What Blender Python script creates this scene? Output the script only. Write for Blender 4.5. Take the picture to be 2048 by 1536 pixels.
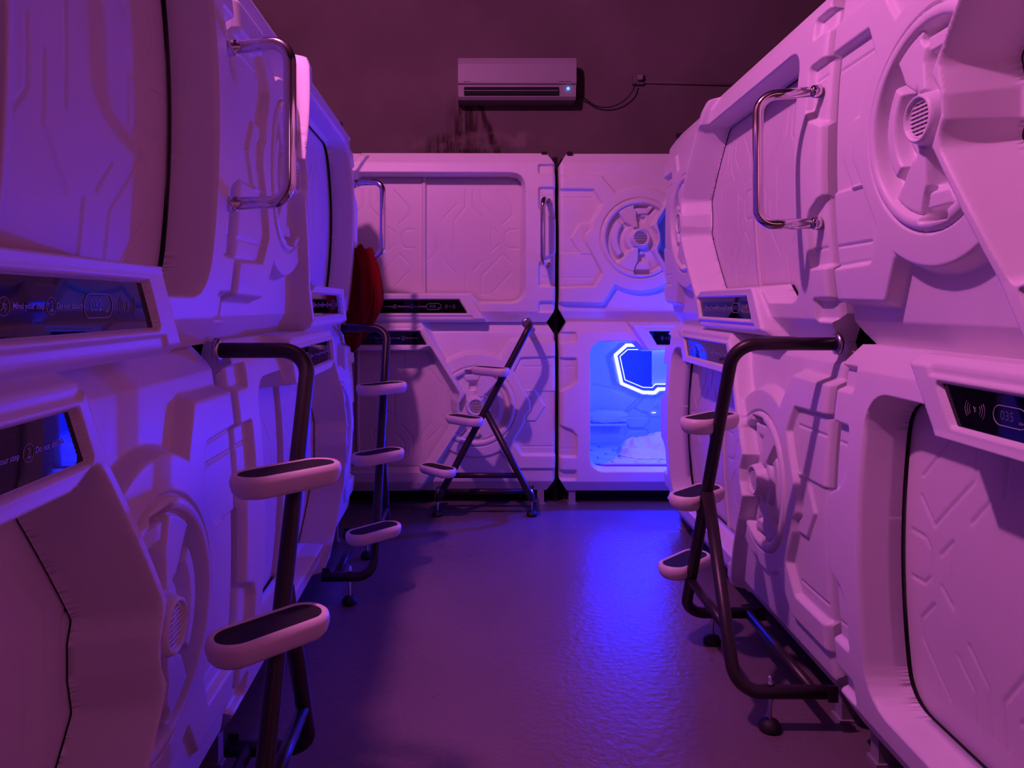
import bpy, math, random
import numpy as np
from mathutils import Vector, Matrix, noise
random.seed(4)
PI = math.pi
S = bpy.context.scene
COL = S.collection
for o in list(bpy.data.objects): bpy.data.objects.remove(o)

# ------------------------------------------------------------------ camera, world, exposure, lights
F = 1479.0; VX, VY = 950.0, 608.0; CAMZ = 1.307
cd = bpy.data.cameras.new('camera'); cam = bpy.data.objects.new('camera', cd); COL.objects.link(cam)
cam.location = (0, 0, CAMZ); cam.rotation_euler = (PI/2, 0, 0)
cd.sensor_width = 36; cd.lens = 36*F/2048
cd.shift_x = (1024-VX)/2048; cd.shift_y = -(768-VY)/2048
cd.clip_start = 0.02
S.camera = cam
S.view_settings.view_transform = 'Standard'; S.view_settings.look = 'None'
S.view_settings.gamma = 1; S.view_settings.use_curve_mapping = False
S.view_settings.exposure = 0.0
w = bpy.data.worlds.new('world'); S.world = w; w.use_nodes = True
w.node_tree.nodes['Background'].inputs[0].default_value = (0.34, 0.055, 0.24, 1)
w.node_tree.nodes['Background'].inputs[1].default_value = 0.034

def light(name, kind, loc, color, power, size=0.1, rot=None, sy=None, spot=None):
    ld = bpy.data.lights.new(name, kind); ld.color = color; ld.energy = power
    if kind == 'AREA':
        ld.size = size
        if sy: ld.shape = 'RECTANGLE'; ld.size_y = sy
    else: ld.shadow_soft_size = size
    if kind == 'SPOT': ld.spot_size = spot or 2.0; ld.spot_blend = 0.6
    o = bpy.data.objects.new(name, ld); COL.objects.link(o); o.location = loc
    if rot: o.rotation_euler = rot
    return o
# pink lamp near the ceiling above the edge of the left row
light('pink_lamp', 'POINT', (-0.94, 1.70, 3.90), (1.0, 0.23, 0.77), 262, 0.06)
# weak rosy light from the room behind the camera
light('rose_room_light', 'AREA', (0.2, -1.6, 2.4), (1.0, 0.22, 0.45), 2.5, 0.8, (math.radians(62), 0, 0), 0.5)
# blue lamps inside the open berth
light('berth_lamp', 'AREA', (1.20, 5.25, 1.10), (0.05, 0.20, 1.0), 0.25, 0.9, (0, 0, 0), 0.5)
light('berth_glow', 'POINT', (1.36, 4.97, 0.76), (0.004, 0.009, 1.0), 195, 0.05)
# added blue fill light beside the open berth, unseen behind the right row
light('corner_fill', 'POINT', (1.58, 4.46, 0.80), (0.02, 0.05, 1.0), 34, 0.06)

# ------------------------------------------------------------------ materials
def mat(name, color=(0.8, 0.8, 0.8), rough=0.5, metal=0.0, emit=None, es=0.0, bump=None, spec=None, coat=0.0):
    m = bpy.data.materials.new(name); m.use_nodes = True
    nt = m.node_tree; b = nt.nodes['Principled BSDF']
    b.inputs['Base Color'].default_value = (*color, 1); b.inputs['Roughness'].default_value = rough
    b.inputs['Metallic'].default_value = metal
    if spec is not None: b.inputs['Specular IOR Level'].default_value = spec
    if coat: b.inputs['Coat Weight'].default_value = coat; b.inputs['Coat Roughness'].default_value = 0.05
    if emit: b.inputs['Emission Color'].default_value = (*emit, 1); b.inputs['Emission Strength'].default_value = es
    tc = nt.nodes.new('ShaderNodeTexCoord')
    nz = nt.nodes.new('ShaderNodeTexNoise'); nz.inputs['Scale'].default_value = 9; nz.inputs['Detail'].default_value = 5
    nt.links.new(tc.outputs['Object'], nz.inputs['Vector'])
    mx = nt.nodes.new('ShaderNodeMix'); mx.data_type = 'RGBA'
    mx.inputs[6].default_value = (*[c*0.93 for c in color], 1); mx.inputs[7].default_value = (*color, 1)
    nt.links.new(nz.outputs['Fac'], mx.inputs[0]); nt.links.new(mx.outputs[2], b.inputs['Base Color'])
    if bump:
        n2 = nt.nodes.new('ShaderNodeTexNoise'); n2.inputs['Scale'].default_value = bump[0]; n2.inputs['Detail'].default_value = 3
        bp = nt.nodes.new('ShaderNodeBump'); bp.inputs['Strength'].default_value = bump[1]; bp.inputs['Distance'].default_value = bump[2]
        nt.links.new(tc.outputs['Object'], n2.inputs['Vector']); nt.links.new(n2.outputs['Fac'], bp.inputs['Height'])
        nt.links.new(bp.outputs['Normal'], b.inputs['Normal'])
    return m
M = {}
M['shell'] = mat('white_moulded_plastic', (0.78, 0.76, 0.77), 0.42, bump=(520, 0.35, 0.0006), spec=0.4)
M['door'] = mat('matt_white_door_plastic', (0.72, 0.66, 0.68), 0.5, bump=(420, 0.25, 0.0005), spec=0.35)
M['body'] = mat('charcoal_body_panel', (0.012, 0.012, 0.014), 0.7)
M['track'] = mat('grey_track', (0.30, 0.28, 0.29), 0.5)
M['black'] = mat('black_void', (0.004, 0.004, 0.005), 0.8)
M['glass'] = mat('black_display_glass', (0.002, 0.002, 0.004), 0.03, spec=0.4)
M['print'] = mat('grey_print', (0.38, 0.36, 0.42), 0.5)
M['digit'] = mat('dim_display_digits', (0.10, 0.10, 0.17), 0.4)
M['chrome'] = mat('polished_steel', (0.75, 0.72, 0.74), 0.10, 1.0)
M['ladder'] = mat('dark_painted_steel', (0.030, 0.022, 0.024), 0.38, 0.25, bump=(300, 0.1, 0.0003), spec=0.5)
M['rubber'] = mat('black_rubber', (0.006, 0.006, 0.007), 0.6)
M['step'] = mat('cream_step_plastic', (0.74, 0.66, 0.66), 0.38, bump=(200, 0.1, 0.0004))
M['tread'] = mat('black_grip_tread', (0.006, 0.005, 0.006), 0.75, bump=(900, 0.5, 0.001))
M['screw'] = mat('zinc_screw', (0.5, 0.5, 0.5), 0.3, 1.0)
M['ac'] = mat('air_conditioner_plastic', (0.36, 0.34, 0.36), 0.45)  # white casing, its colour darkened for the dim light it hangs in
M['grey'] = mat('grey_plastic', (0.28, 0.26, 0.29), 0.5)
M['led'] = mat('blue_indicator', (0.1, 0.5, 1), 0.5, emit=(0.04, 0.35, 1.0), es=6)
M['ledstrip'] = mat('white_led_strip', (1, 1, 1), 0.5, emit=(0.72, 0.85, 1.0), es=1.5)
M['lamp_blue'] = mat('lit_blue_panel', (0.1, 0.2, 1), 0.5, emit=(0.1, 0.25, 1.0), es=1.2)
M['inner'] = mat('berth_lining_plastic', (0.66, 0.72, 0.80), 0.40, bump=(200, 0.1, 0.0005))
M['mirror'] = mat('blue_reflection_mirror', (0.03, 0.06, 0.50), 0.45, 0.6)  # deep blue reflection put into the base colour
M['sheet'] = mat('pale_bedsheet', (0.62, 0.68, 0.80), 0.9, bump=(60, 0.25, 0.004))
M['pillow'] = mat('pillow_cloth', (0.70, 0.74, 0.85), 0.9, bump=(45, 0.4, 0.006))
M['red'] = mat('red_towelling', (0.20, 0.008, 0.010), 0.95, bump=(340, 0.9, 0.004), spec=0.1)
M['crumb'] = mat('brown_gum', (0.35, 0.12, 0.05), 0.7, bump=(150, 0.8, 0.004))
M['cable'] = mat('black_cable', (0.008, 0.007, 0.008), 0.5)

def wall_mat():
    m = bpy.data.materials.new('grey_plaster_wall'); m.use_nodes = True
    nt = m.node_tree; N = nt.nodes; K = nt.links; b = N['Principled BSDF']; b.inputs['Roughness'].default_value = 0.85
    b.inputs['Specular IOR Level'].default_value = 0.2
    g = N.new('ShaderNodeNewGeometry')
    nz = N.new('ShaderNodeTexNoise'); nz.inputs['Scale'].default_value = 1.4; nz.inputs['Detail'].default_value = 6
    K.new(g.outputs['Position'], nz.inputs['Vector'])
    r = N.new('ShaderNodeValToRGB'); r.color_ramp.elements[0].color = (0.14, 0.105, 0.105, 1); r.color_ramp.elements[1].color = (0.21, 0.16, 0.16, 1)
    r.color_ramp.elements[0].position = 0.3; r.color_ramp.elements[1].position = 0.75
    K.new(nz.outputs['Fac'], r.inputs[0])
    # drip stains under the air conditioner: vertical streaks inside soft windows
    sep = N.new('ShaderNodeSeparateXYZ'); K.new(g.outputs['Position'], sep.inputs[0])
    mp = N.new('ShaderNodeMapping'); mp.inputs['Scale'].default_value = (16, 1, 2.2)
    K.new(g.outputs['Position'], mp.inputs['Vector'])
    n2 = N.new('ShaderNodeTexNoise'); n2.inputs['Scale'].default_value = 1.0; n2.inputs['Detail'].default_value = 8; n2.inputs['Roughness'].default_value = 0.7
    K.new(mp.outputs[0], n2.inputs['Vector'])
    n3 = N.new('ShaderNodeTexNoise'); n3.inputs['Scale'].default_value = 7; n3.inputs['Detail'].default_value = 5
    K.new(g.outputs['Position'], n3.inputs['Vector'])
    def mth(op, a, bb):
        n = N.new('ShaderNodeMath'); n.operation = op
        for i, v in enumerate((a, bb)):
            if isinstance(v, (int, float)): n.inputs[i].default_value = v
            else: K.new(v, n.inputs[i])
        n.use_clamp = False; return n.outputs[0]
    def gauss(cx, sx, cz, sz, slant=0.0):
        z = mth('SUBTRACT', sep.outputs['Z'], cz)
        xx = mth('ADD', mth('SUBTRACT', sep.outputs['X'], cx), mth('MULTIPLY', z, slant))
        x2 = mth('POWER', mth('ABSOLUTE', mth('DIVIDE', xx, sx), 0), 2.0)
        z2 = mth('POWER', mth('ABSOLUTE', mth('DIVIDE', z, sz), 0), 4.0)
        e = mth('MULTIPLY', mth('ADD', x2, z2), -1.0)
        return mth('POWER', 2.718, e)
    a = gauss(-0.07, 0.10, 2.72, 0.22)
    c = gauss(0.11, 0.025, 2.70, 0.24, 0.35)
    d = gauss(-0.26, 0.14, 2.56, 0.10)
    e2 = gauss(0.02, 0.25, 2.50, 0.09)
    tot = mth('ADD', mth('ADD', mth('MULTIPLY', a, 1.4), mth('MULTIPLY', c, 1.6)), mth('ADD', mth('MULTIPLY', d, 0.7), mth('MULTIPLY', e2, 0.7)))
    st = mth('MULTIPLY', tot, mth('MULTIPLY', mth('SUBTRACT', n2.outputs['Fac'], 0.36), 5.5))
    cl = N.new('ShaderNodeClamp'); K.new(st, cl.inputs[0]); cl.inputs[2].default_value = 0.85
    mx = N.new('ShaderNodeMix'); mx.data_type = 'RGBA'; K.new(cl.outputs[0], mx.inputs[0]); K.new(r.outputs[0], mx.inputs[6])
    mx.inputs[7].default_value = (0.026, 0.009, 0.006, 1)
    # paler scuffed patches
    e3 = mth('ADD', gauss(0.33, 0.20, 2.62, 0.06, 0.6), gauss(-0.15, 0.35, 2.60, 0.07))
    sc = mth('MULTIPLY', e3, mth('MULTIPLY', mth('SUBTRACT', n3.outputs['Fac'], 0.42), 3.0))
    cl2 = N.new('ShaderNodeClamp'); K.new(sc, cl2.inputs[0]); cl2.inputs[2].default_value = 0.5
    m2 = N.new('ShaderNodeMix'); m2.data_type = 'RGBA'; K.new(cl2.outputs[0], m2.inputs[0]); K.new(mx.outputs[2], m2.inputs[6])
    m2.inputs[7].default_value = (0.32, 0.25, 0.22, 1)
    K.new(m2.outputs[2], b.inputs['Base Color'])
    bp = N.new('ShaderNodeBump'); bp.inputs['Strength'].default_value = 0.15; bp.inputs['Distance'].default_value = 0.01
    K.new(n3.outputs['Fac'], bp.inputs['Height']); K.new(bp.outputs[0], b.inputs['Normal'])
    return m
M['wall'] = wall_mat()

def floor_mat():
    m = bpy.data.materials.new('sealed_concrete_floor'); m.use_nodes = True
    nt = m.node_tree; N = nt.nodes; K = nt.links; b = N['Principled BSDF']
    g = N.new('ShaderNodeNewGeometry')
    nz = N.new('ShaderNodeTexNoise'); nz.inputs['Scale'].default_value = 2.2; nz.inputs['Detail'].default_value = 7
    K.new(g.outputs['Position'], nz.inputs['Vector'])
    r = N.new('ShaderNodeValToRGB'); r.color_ramp.elements[0].color = (0.115, 0.088, 0.10, 1); r.color_ramp.elements[1].color = (0.175, 0.135, 0.15, 1)
    K.new(nz.outputs['Fac'], r.inputs[0])
    v = N.new('ShaderNodeTexVoronoi'); v.inputs['Scale'].default_value = 9
    K.new(g.outputs['Position'], v.inputs['Vector'])
    lt = N.new('ShaderNodeMath'); lt.operation = 'LESS_THAN'; lt.inputs[1].default_value = 0.034
    K.new(v.outputs['Distance'], lt.inputs[0])
    sp = N.new('ShaderNodeTexNoise'); sp.inputs['Scale'].default_value = 4; K.new(g.outputs['Position'], sp.inputs['Vector'])
    gt = N.new('ShaderNodeMath'); gt.operation = 'GREATER_THAN'; gt.inputs[1].default_value = 0.60
    K.new(sp.outputs['Fac'], gt.inputs[0])
    mu = N.new('ShaderNodeMath'); mu.operation = 'MULTIPLY'; K.new(lt.outputs[0], mu.inputs[0]); K.new(gt.outputs[0], mu.inputs[1])
    mx = N.new('ShaderNodeMix'); mx.data_type = 'RGBA'; K.new(mu.outputs[0], mx.inputs[0]); K.new(r.outputs[0], mx.inputs[6]); mx.inputs[7].default_value = (0.012, 0.01, 0.012, 1)
    K.new(mx.outputs[2], b.inputs['Base Color'])
    rr = N.new('ShaderNodeMapRange'); rr.inputs[3].default_value = 0.22; rr.inputs[4].default_value = 0.38
    K.new(nz.outputs['Fac'], rr.inputs[0]); K.new(rr.outputs[0], b.inputs['Roughness'])
    n2 = N.new('ShaderNodeTexNoise'); n2.inputs['Scale'].default_value = 38; n2.inputs['Detail'].default_value = 4
    K.new(g.outputs['Position'], n2.inputs['Vector'])
    bp = N.new('ShaderNodeBump'); bp.inputs['Strength'].default_value = 0.45; bp.inputs['Distance'].default_value = 0.006
    K.new(n2.outputs['Fac'], bp.inputs['Height']); K.new(bp.outputs[0], b.inputs['Normal'])
    return m
M['floor'] = floor_mat()

# ------------------------------------------------------------------ object helpers
def thing(name, label, cat, loc=(0, 0, 0), rz=0.0, group=None):
    o = bpy.data.objects.new(name, None); COL.objects.link(o); o.location = loc; o.rotation_euler = (0, 0, rz)
    o['label'] = label; o['category'] = cat
    if group: o['group'] = group
    return o
def tag(o, label, cat, group=None):
    o['label'] = label; o['category'] = cat
    if group: o['group'] = group
    return o
def obj(name, me, m, parent=None, loc=(0, 0, 0), rot=None, label=None):
    if m is not None and len(me.materials) == 0: me.materials.append(m)
    o = bpy.data.objects.new(name, me); COL.objects.link(o)
    if parent: o.parent = parent
    o.location = loc
    if rot: o.rotation_euler = rot
    if label: o['label'] = label
    return o
class MB:
    def __init__(s): s.v = []; s.f = []; s.sm = []
    def add(s, vs, fs, smooth=False):
        k = len(s.v); s.v += [tuple(p) for p in vs]; s.f += [tuple(i+k for i in f) for f in fs]; s.sm += [smooth]*len(fs); return s
    def box(s, a, b, ch=0.0):
        x0, y0, z0 = a; x1, y1, z1 = b
        if ch <= 0:
            vs = [(x, y, z) for z in (z0, z1) for x, y in ((x0, y0), (x1, y0), (x1, y1), (x0, y1))]
            fs = [(3, 2, 1, 0), (4, 5, 6, 7), (0, 1, 5, 4), (1, 2, 6, 5), (2, 3, 7, 6), (3, 0, 4, 7)]
            return s.add(vs, fs)
        c = ch
        def ring(i, z): return [(x0+i+c*k0, y0+i+c*k1, z) if False else None for k0, k1 in ()]
        def oct_(ins, z):
            X0, Y0, X1, Y1 = x0+ins, y0+ins, x1-ins, y1-ins; q = c*0.6
            return [(X0+q, Y0, z), (X1-q, Y0, z), (X1, Y0+q, z), (X1, Y1-q, z), (X1-q, Y1, z), (X0+q, Y1, z), (X0, Y1-q, z), (X0, Y0+q, z)]
        rs = [oct_(c, z0), oct_(0, z0+c), oct_(0, z1-c), oct_(c, z1)]
        return s.rings(rs, True, True, False)
    def rings(s, rs, cap0=True, cap1=True, smooth=True):
        n = len(rs[0]); vs = [p for r in rs for p in r]; fs = []
        for i in range(len(rs)-1):
            for j in range(n):
                a = i*n+j; b = i*n+(j+1) % n; fs.append((a, b, b+n, a+n))
        s.add(vs, fs, smooth)
        k = len(s.v)-len(vs)
        if cap0: s.f.append(tuple(k+j for j in reversed(range(n)))); s.sm.append(False)
        if cap1: s.f.append(tuple(k+(len(rs)-1)*n+j for j in range(n))); s.sm.append(False)
        return s
    def tube(s, pts, r, n=18, bend=0.0, cap=True, bn=7):
        P = [Vector(p) for p in pts]
        if bend > 0:
            Q = [P[0]]
            for i in range(1, len(P)-1):
                a, b, c = P[i-1], P[i], P[i+1]
                d0 = (a-b).normalized(); d1 = (c-b).normalized(); ang = d0.angle(d1)
                t = bend/math.tan(ang/2); t = min(t, (a-b).length*0.49 if i > 1 else (a-b).length*0.9, (c-b).length*0.49 if i < len(P)-2 else (c-b).length*0.9)
                R = t*math.tan(ang/2)
                cen = b+(d0+d1).normalized()*(R/math.sin(ang/2))
                s0 = b+d0*t-cen; s1 = b+d1*t-cen
                for k in range(bn+1):
                    q = s0.normalized().slerp(s1.normalized(), k/bn)*R if s0.angle(s1) > 1e-4 else s0
                    Q.append(cen+q)
            Q.append(P[-1]); P = Q
        rs = []; up = None
        for i, p in enumerate(P):
            t = (P[min(i+1, len(P)-1)]-P[max(i-1, 0)]).normalized()
            if up is None:
                up = Vector((0, 0, 1)) if abs(t.z) < 0.9 else Vector((1, 0, 0))
            u = (up-t*up.dot(t)).normalized(); v = t.cross(u); up = u
            rs.append([tuple(p+u*math.cos(2*PI*k/n)*r+v*math.sin(2*PI*k/n)*r) for k in range(n)])
        return s.rings(rs, cap, cap, True)
    def lathe(s, prof, origin=(0, 0, 0), axis='z', n=28):
        rs = []
        for r, h in prof:
            ring = []
            for k in range(n):
                a = 2*PI*k/n; c, d = r*math.cos(a), r*math.sin(a)
                p = (c, d, h) if axis == 'z' else (c, -h, d)
                ring.append((p[0]+origin[0], p[1]+origin[1], p[2]+origin[2]))
            rs.append(ring)
        return s.rings(rs, True, True, True)
    def mesh(s, name='mesh'):
        me = bpy.data.meshes.new(name); me.from_pydata(s.v, [], s.f)
        me.polygons.foreach_set('use_smooth', s.sm); me.update(); return me
def nmesh(name, co, faces, smooth=True):
    me = bpy.data.meshes.new(name)
    me.vertices.add(len(co)); me.vertices.foreach_set('co', np.asarray(co, np.float32).ravel())
    nf = len(faces); me.loops.add(nf*4); me.loops.foreach_set('vertex_index', np.asarray(faces, np.int32).ravel())
    me.polygons.add(nf); me.polygons.foreach_set('loop_start', np.arange(0, nf*4, 4, dtype=np.int32))
    me.polygons.foreach_set('use_smooth', np.full(nf, smooth)); me.update(calc_edges=True); me.validate(); return me

# ------------------------------------------------------------------ 2-D field helpers (metres)
def sdf(U, V, poly):
    """signed distance, positive inside"""
    P = np.array(poly, float); d = np.full(U.shape, 1e9); ins = np.zeros(U.shape, bool); n = len(P)
    for i in range(n):
        ax, ay = P[i]; bx, by = P[(i+1) % n]
        ex, ey = bx-ax, by-ay; L2 = ex*ex+ey*ey+1e-12
        t = np.clip(((U-ax)*ex+(V-ay)*ey)/L2, 0, 1)
        d = np.minimum(d, np.hypot(U-ax-t*ex, V-ay-t*ey))
        c = ((ay > V) != (by > V)) & (U < (bx-ax)*(V-ay)/((by-ay) if abs(by-ay) > 1e-9 else 1e-9)+ax)
        ins ^= c
    return np.where(ins, d, -d)
def sdl(U, V, pts):
    d = np.full(U.shape, 1e9)
    for (ax, ay), (bx, by) in zip(pts[:-1], pts[1:]):
        ex, ey = bx-ax, by-ay; L2 = ex*ex+ey*ey+1e-12
        t = np.clip(((U-ax)*ex+(V-ay)*ey)/L2, 0, 1)
        d = np.minimum(d, np.hypot(U-ax-t*ex, V-ay-t*ey))
    return d
def sst(d, w0, w1):
    t = np.clip((d-w0)/(w1-w0), 0, 1); return t*t*(3-2*t)
def rnd(poly, rads, n=6):
    """round the corners of a polygon"""
    out = []; m = len(poly)
    for i, p in enumerate(poly):
        r = rads[i] if isinstance(rads, (list, tuple)) else rads
        b = Vector(p); a = Vector(poly[i-1]); c = Vector(poly[(i+1) % m])
        if r <= 0: out.append(tuple(b)); continue
        d0 = (a-b).normalized(); d1 = (c-b).normalized(); ang = d0.angle(d1)
        t = min(r/math.tan(ang/2), (a-b).length*0.48, (c-b).length*0.48)
        for k in range(n+1):
            s_ = k/n; q = (b+d0*t)*(1-s_)**2+b*2*s_*(1-s_)+(b+d1*t)*s_**2
            out.append(tuple(q))
    return out

# ------------------------------------------------------------------ capsule front as a moulded relief
L, H = 2.14, 1.099
CX, CV = 0.515, 0.540                                   # centre of the round vent wheel
def mm(*p): return [(a/1000, b/1000) for a, b in p]
def bulge(V): return -0.042*((V-0.545)/0.5)**2
def arc(cx, cy, r, a0, a1, n=18):
    return [(cx+r*math.cos(math.radians(a0+(a1-a0)*k/n)), cy+r*math.sin(math.radians(a0+(a1-a0)*k/n))) for k in range(n+1)]
OPEN = rnd(mm((865, 950), (1931, 950), (1931, 137), (1655, 137), (1600, 192), (832, 192), (661, 466), (676, 502), (676, 568), (659, 634)),
           [0.03, 0.088, 0.088, 0.01, 0.01, 0.01, 0.012, 0.012, 0.012, 0.012])
BAND = mm((871, 1078), (585, 618), (618, 568), (621, 522), (585, 459), (874, -20), (1712, -20), (1572, 192), (832, 192), (661, 466), (676, 502), (676, 568), (659, 634), (933, 1078))
PANEL = rnd(mm((873, 57), (826, 145), (1520, 145), (1573, 57)), 0.006)
OUTL = [(0, .085), (.010, .069), (.052, 0), (L-.052, 0), (L-.010, .069), (L, .085), (L, H-.085), (L-.010, H-.069), (L-.052, H), (.052, H), (.010, H-.069), (0, H-.085)]
def front_height(U, V):
    B = bulge(V)
    inb = sdf(U, V, BAND)
    bm = sst(inb, -0.007, 0.007)
    # base levels
    T = 0*U
    top = [(-.1, .944), (.267, .942), (.360, .830)]+arc(CX, CV, .326, 118, 57)+[(.95, 1.2), (-.1, 1.2)]
    T = T-0.014*sst(sdf(U, V, top), -0.004, 0.008)
    bot = [(-.1, .132), (.279, .124), (.352, .238)]+arc(CX, CV, .338, 240, 305)+[(.72, .238), (.75, .20), (.90, -.1), (-.1, -.1)]
    T = T-0.040*sst(sdf(U, V, rnd(bot, [0, .02, .02]+[0]*19+[0.02, 0, 0, 0])), -0.004, 0.020)
    # pocket at the wheel end
    pk = rnd([(-.1, .862), (.223, .860), (.280, .761), (.209, .637), (.205, .592), (.171, .564), (.171, .512), (.209, .447), (.280, .315), (.231, .224), (-.1, .214)], .016)
    dp = sdf(U, V, pk); T = T-0.026*sst(dp, -0.002, 0.016)
    hexa = [(.130, .636), (.24, .637), (.19, .54), (.24, .437), (.132, .437), (.068, .540)]
    T = T+0.010*sst(np.minimum(sdf(U, V, hexa), dp-0.012), -0.002, 0.006)
    T = T+0.008*sst(np.minimum(0.447-V, dp-0.012), -0.001, 0.006)
    for ln in (((.02, .802), (.215, .802)), ((.02, .286), (.215, .286))):
        T = T-0.005*sst(0.006-sdl(U, V, ln), 0, 0.005)
    # notches at the door end
    for q, r in ((mm((2026, 1023), (2026, 951), (2240, 951), (2240, 1023)), .018),
                 (mm((2026, 872), (2026, 728), (2056, 690), (2160, 650), (2240, 640), (2240, 872)), .020),
                 (mm((2026, 226), (2026, 375), (2056, 412), (2160, 462), (2240, 470), (2240, 226)), .020),
                 (mm((2026, 60), (2026, 137), (2240, 137), (2240, 60)), .018)):
        T = T-0.024*sst(sdf(U, V, rnd(q, r)), -0.002, 0.014)
    for ln in (((2.05, .817), (2.12, .817)), ((2.05, .289), (2.12, .289))):
        T = T-0.004*sst(0.005-sdl(U, V, ln), 0, 0.004)
    # wheel
    dx, dy = U-CX, V-CV; R = np.hypot(dx, dy); A = np.degrees(np.arctan2(dy, dx)) % 360
    kept = sst(-inb, 0.0, 0.010)
    T = T*(1-sst((.266-R), 0, .01))
    rim = 0.007*np.sin(np.clip((R-.220)/.036, 0, 1)*PI)
    wheel = rim-0.046*sst(.226-R, 0, 0.014)
    def poly_c(*p): return [(CX+a/1000, CV+b/1000) for a, b in p]
    def lvl(Wh, d, level, w0=-0.006, w1=0.006): m_ = sst(d, w0, w1); return Wh*(1-m_)+level*m_
    inr = .226-R
    right = poly_c((5, 60), (0, 160), (60, 160), (120, 220), (260, 220), (260, -240), (60, -240), (-30, -210), (0, -60))
    wheel = lvl(wheel, np.minimum(sdf(U, V, right), inr-.004), -0.026, 0, .014)
    s1 = poly_c((-50, 62), (-104, 98), (-122, 130), (-148, 172), (-170, 210), (-60, 260), (-28, 226), (-32, 196), (-14, 176), (-18, 140), (-4, 62))
    wheel = lvl(wheel, np.minimum(sdf(U, V, s1), inr-.002), -0.005, -0.002, .011)
    s3 = poly_c((-32, 196), (-20, 150), (52, 150), (92, 196), (84, 218), (-20, 200))
    wheel = lvl(wheel, np.minimum(sdf(U, V, s3), inr-.004), -0.012, -0.002, .010)
    s2 = poly_c((-52, -50), (-92, -98), (-120, -130), (-165, -170), (-60, -260), (-36, -222), (-20, -175), (-8, -150), (-4, -60))
    wheel = lvl(wheel, np.minimum(sdf(U, V, s2), inr-.002), -0.005, -0.002, .011)
    s4 = poly_c((-20, -160), (60, -160), (100, -215), (60, -245), (-50, -245))
    wheel = lvl(wheel, np.minimum(sdf(U, V, s4), inr-.004), -0.012, -0.002, .010)
    dr = np.minimum(np.minimum(.186-R, R-.142), np.radians(np.minimum(A-141, 219-A))*R)
    wheel = lvl(wheel, dr, -0.007, -0.010, .008)
    dr = np.minimum(np.minimum(.098-R, R-.05), np.radians(np.minimum(A-120, 235-A))*R)
    wheel = lvl(wheel, dr, -0.012, -0.008, .008)
    for q in (poly_c((-32, 214), (62, 214), (52, 196), (-26, 196)), poly_c((-12, 137), (37, 137), (30, 97), (-4, 97)),
              poly_c((-4, -104), (36, -102), (42, -150), (-6, -150)), poly_c((-28, -206), (62, -204), (72, -232), (-38, -232))):
        wheel = lvl(wheel, sdf(U, V, rnd(q, .006)), -0.058, -0.005, .005)
    # hub ring
    wheel = lvl(wheel, .068-R, 0.024, -0.003, .016)
    wheel = wheel-0.018*sst(.047-R, 0, .005)
    wheel = wheel-0.012*np.exp(-((R-.257)/.0030)**2)
    T = T+wheel*sst(.263-R, 0, .003)
    # band and display housing stand proud
    Bh = bulge(np.clip(V, .16, 9))
    hm = bm*sst(.24-V, 0, .05)
    base = B*(1-hm)+Bh*hm
    raised = 0.034+0*U
    raised = raised-0.016*sst(sdf(U, V, PANEL), -0.005, 0.001)
    led = mm((840, 18), (860, 42), (1600, 42), (1612, 18))
    raised = raised-0.008*sst(sdf(U, V, led), -.003, .004)
    grv = sdl(U, V, mm((900, 1010), (690, 640)))
    T = T*(1-bm)+raised*bm
    T = T-0.006*np.exp(-((inb+.006)/.0035)**2)*(sst((.266-R), 0, .01))
    h = base+T
    # chamfers at top and bottom, rounded ends
    c0 = np.clip(.069-V, 0, 1)/.069*(1-hm)+np.clip(.022-V, 0, 1)/.022*hm
    c1 = np.clip(V-1.030, 0, 1)/.069*(1-0.55*bm)
    h = h-0.036*c0-0.036*c1
    outl = OUTL
    de = sdf(U, V, outl)
    dside = np.minimum(np.minimum(U, L-U)+0*V, np.maximum(de, 0)*1.0+0*U)
    dlr = np.clip(np.minimum(U, L-U), 0, 1)
    Rf = .026; q = np.clip(Rf-dlr, 0, Rf); h = h-(Rf-np.sqrt(np.maximum(Rf*Rf-q*q, 0)))
    pass
    # door opening with splayed reveal
    do = sdf(U, V, OPEN)
    wr = 0.016+0.030*sst(.90-U, 0, .1)*sst(np.abs(V-.545)*-1+.46, 0, .06)
    t = np.clip((-do)/wr, 0, 1); t = t**0.9
    e = sst(t, 0.0, 1.0)*0.35+t*0.65
    deep = B-0.110
    h = np.where((do > -wr), deep*(1-e)+h*e, h)
    return h, do, de
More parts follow.
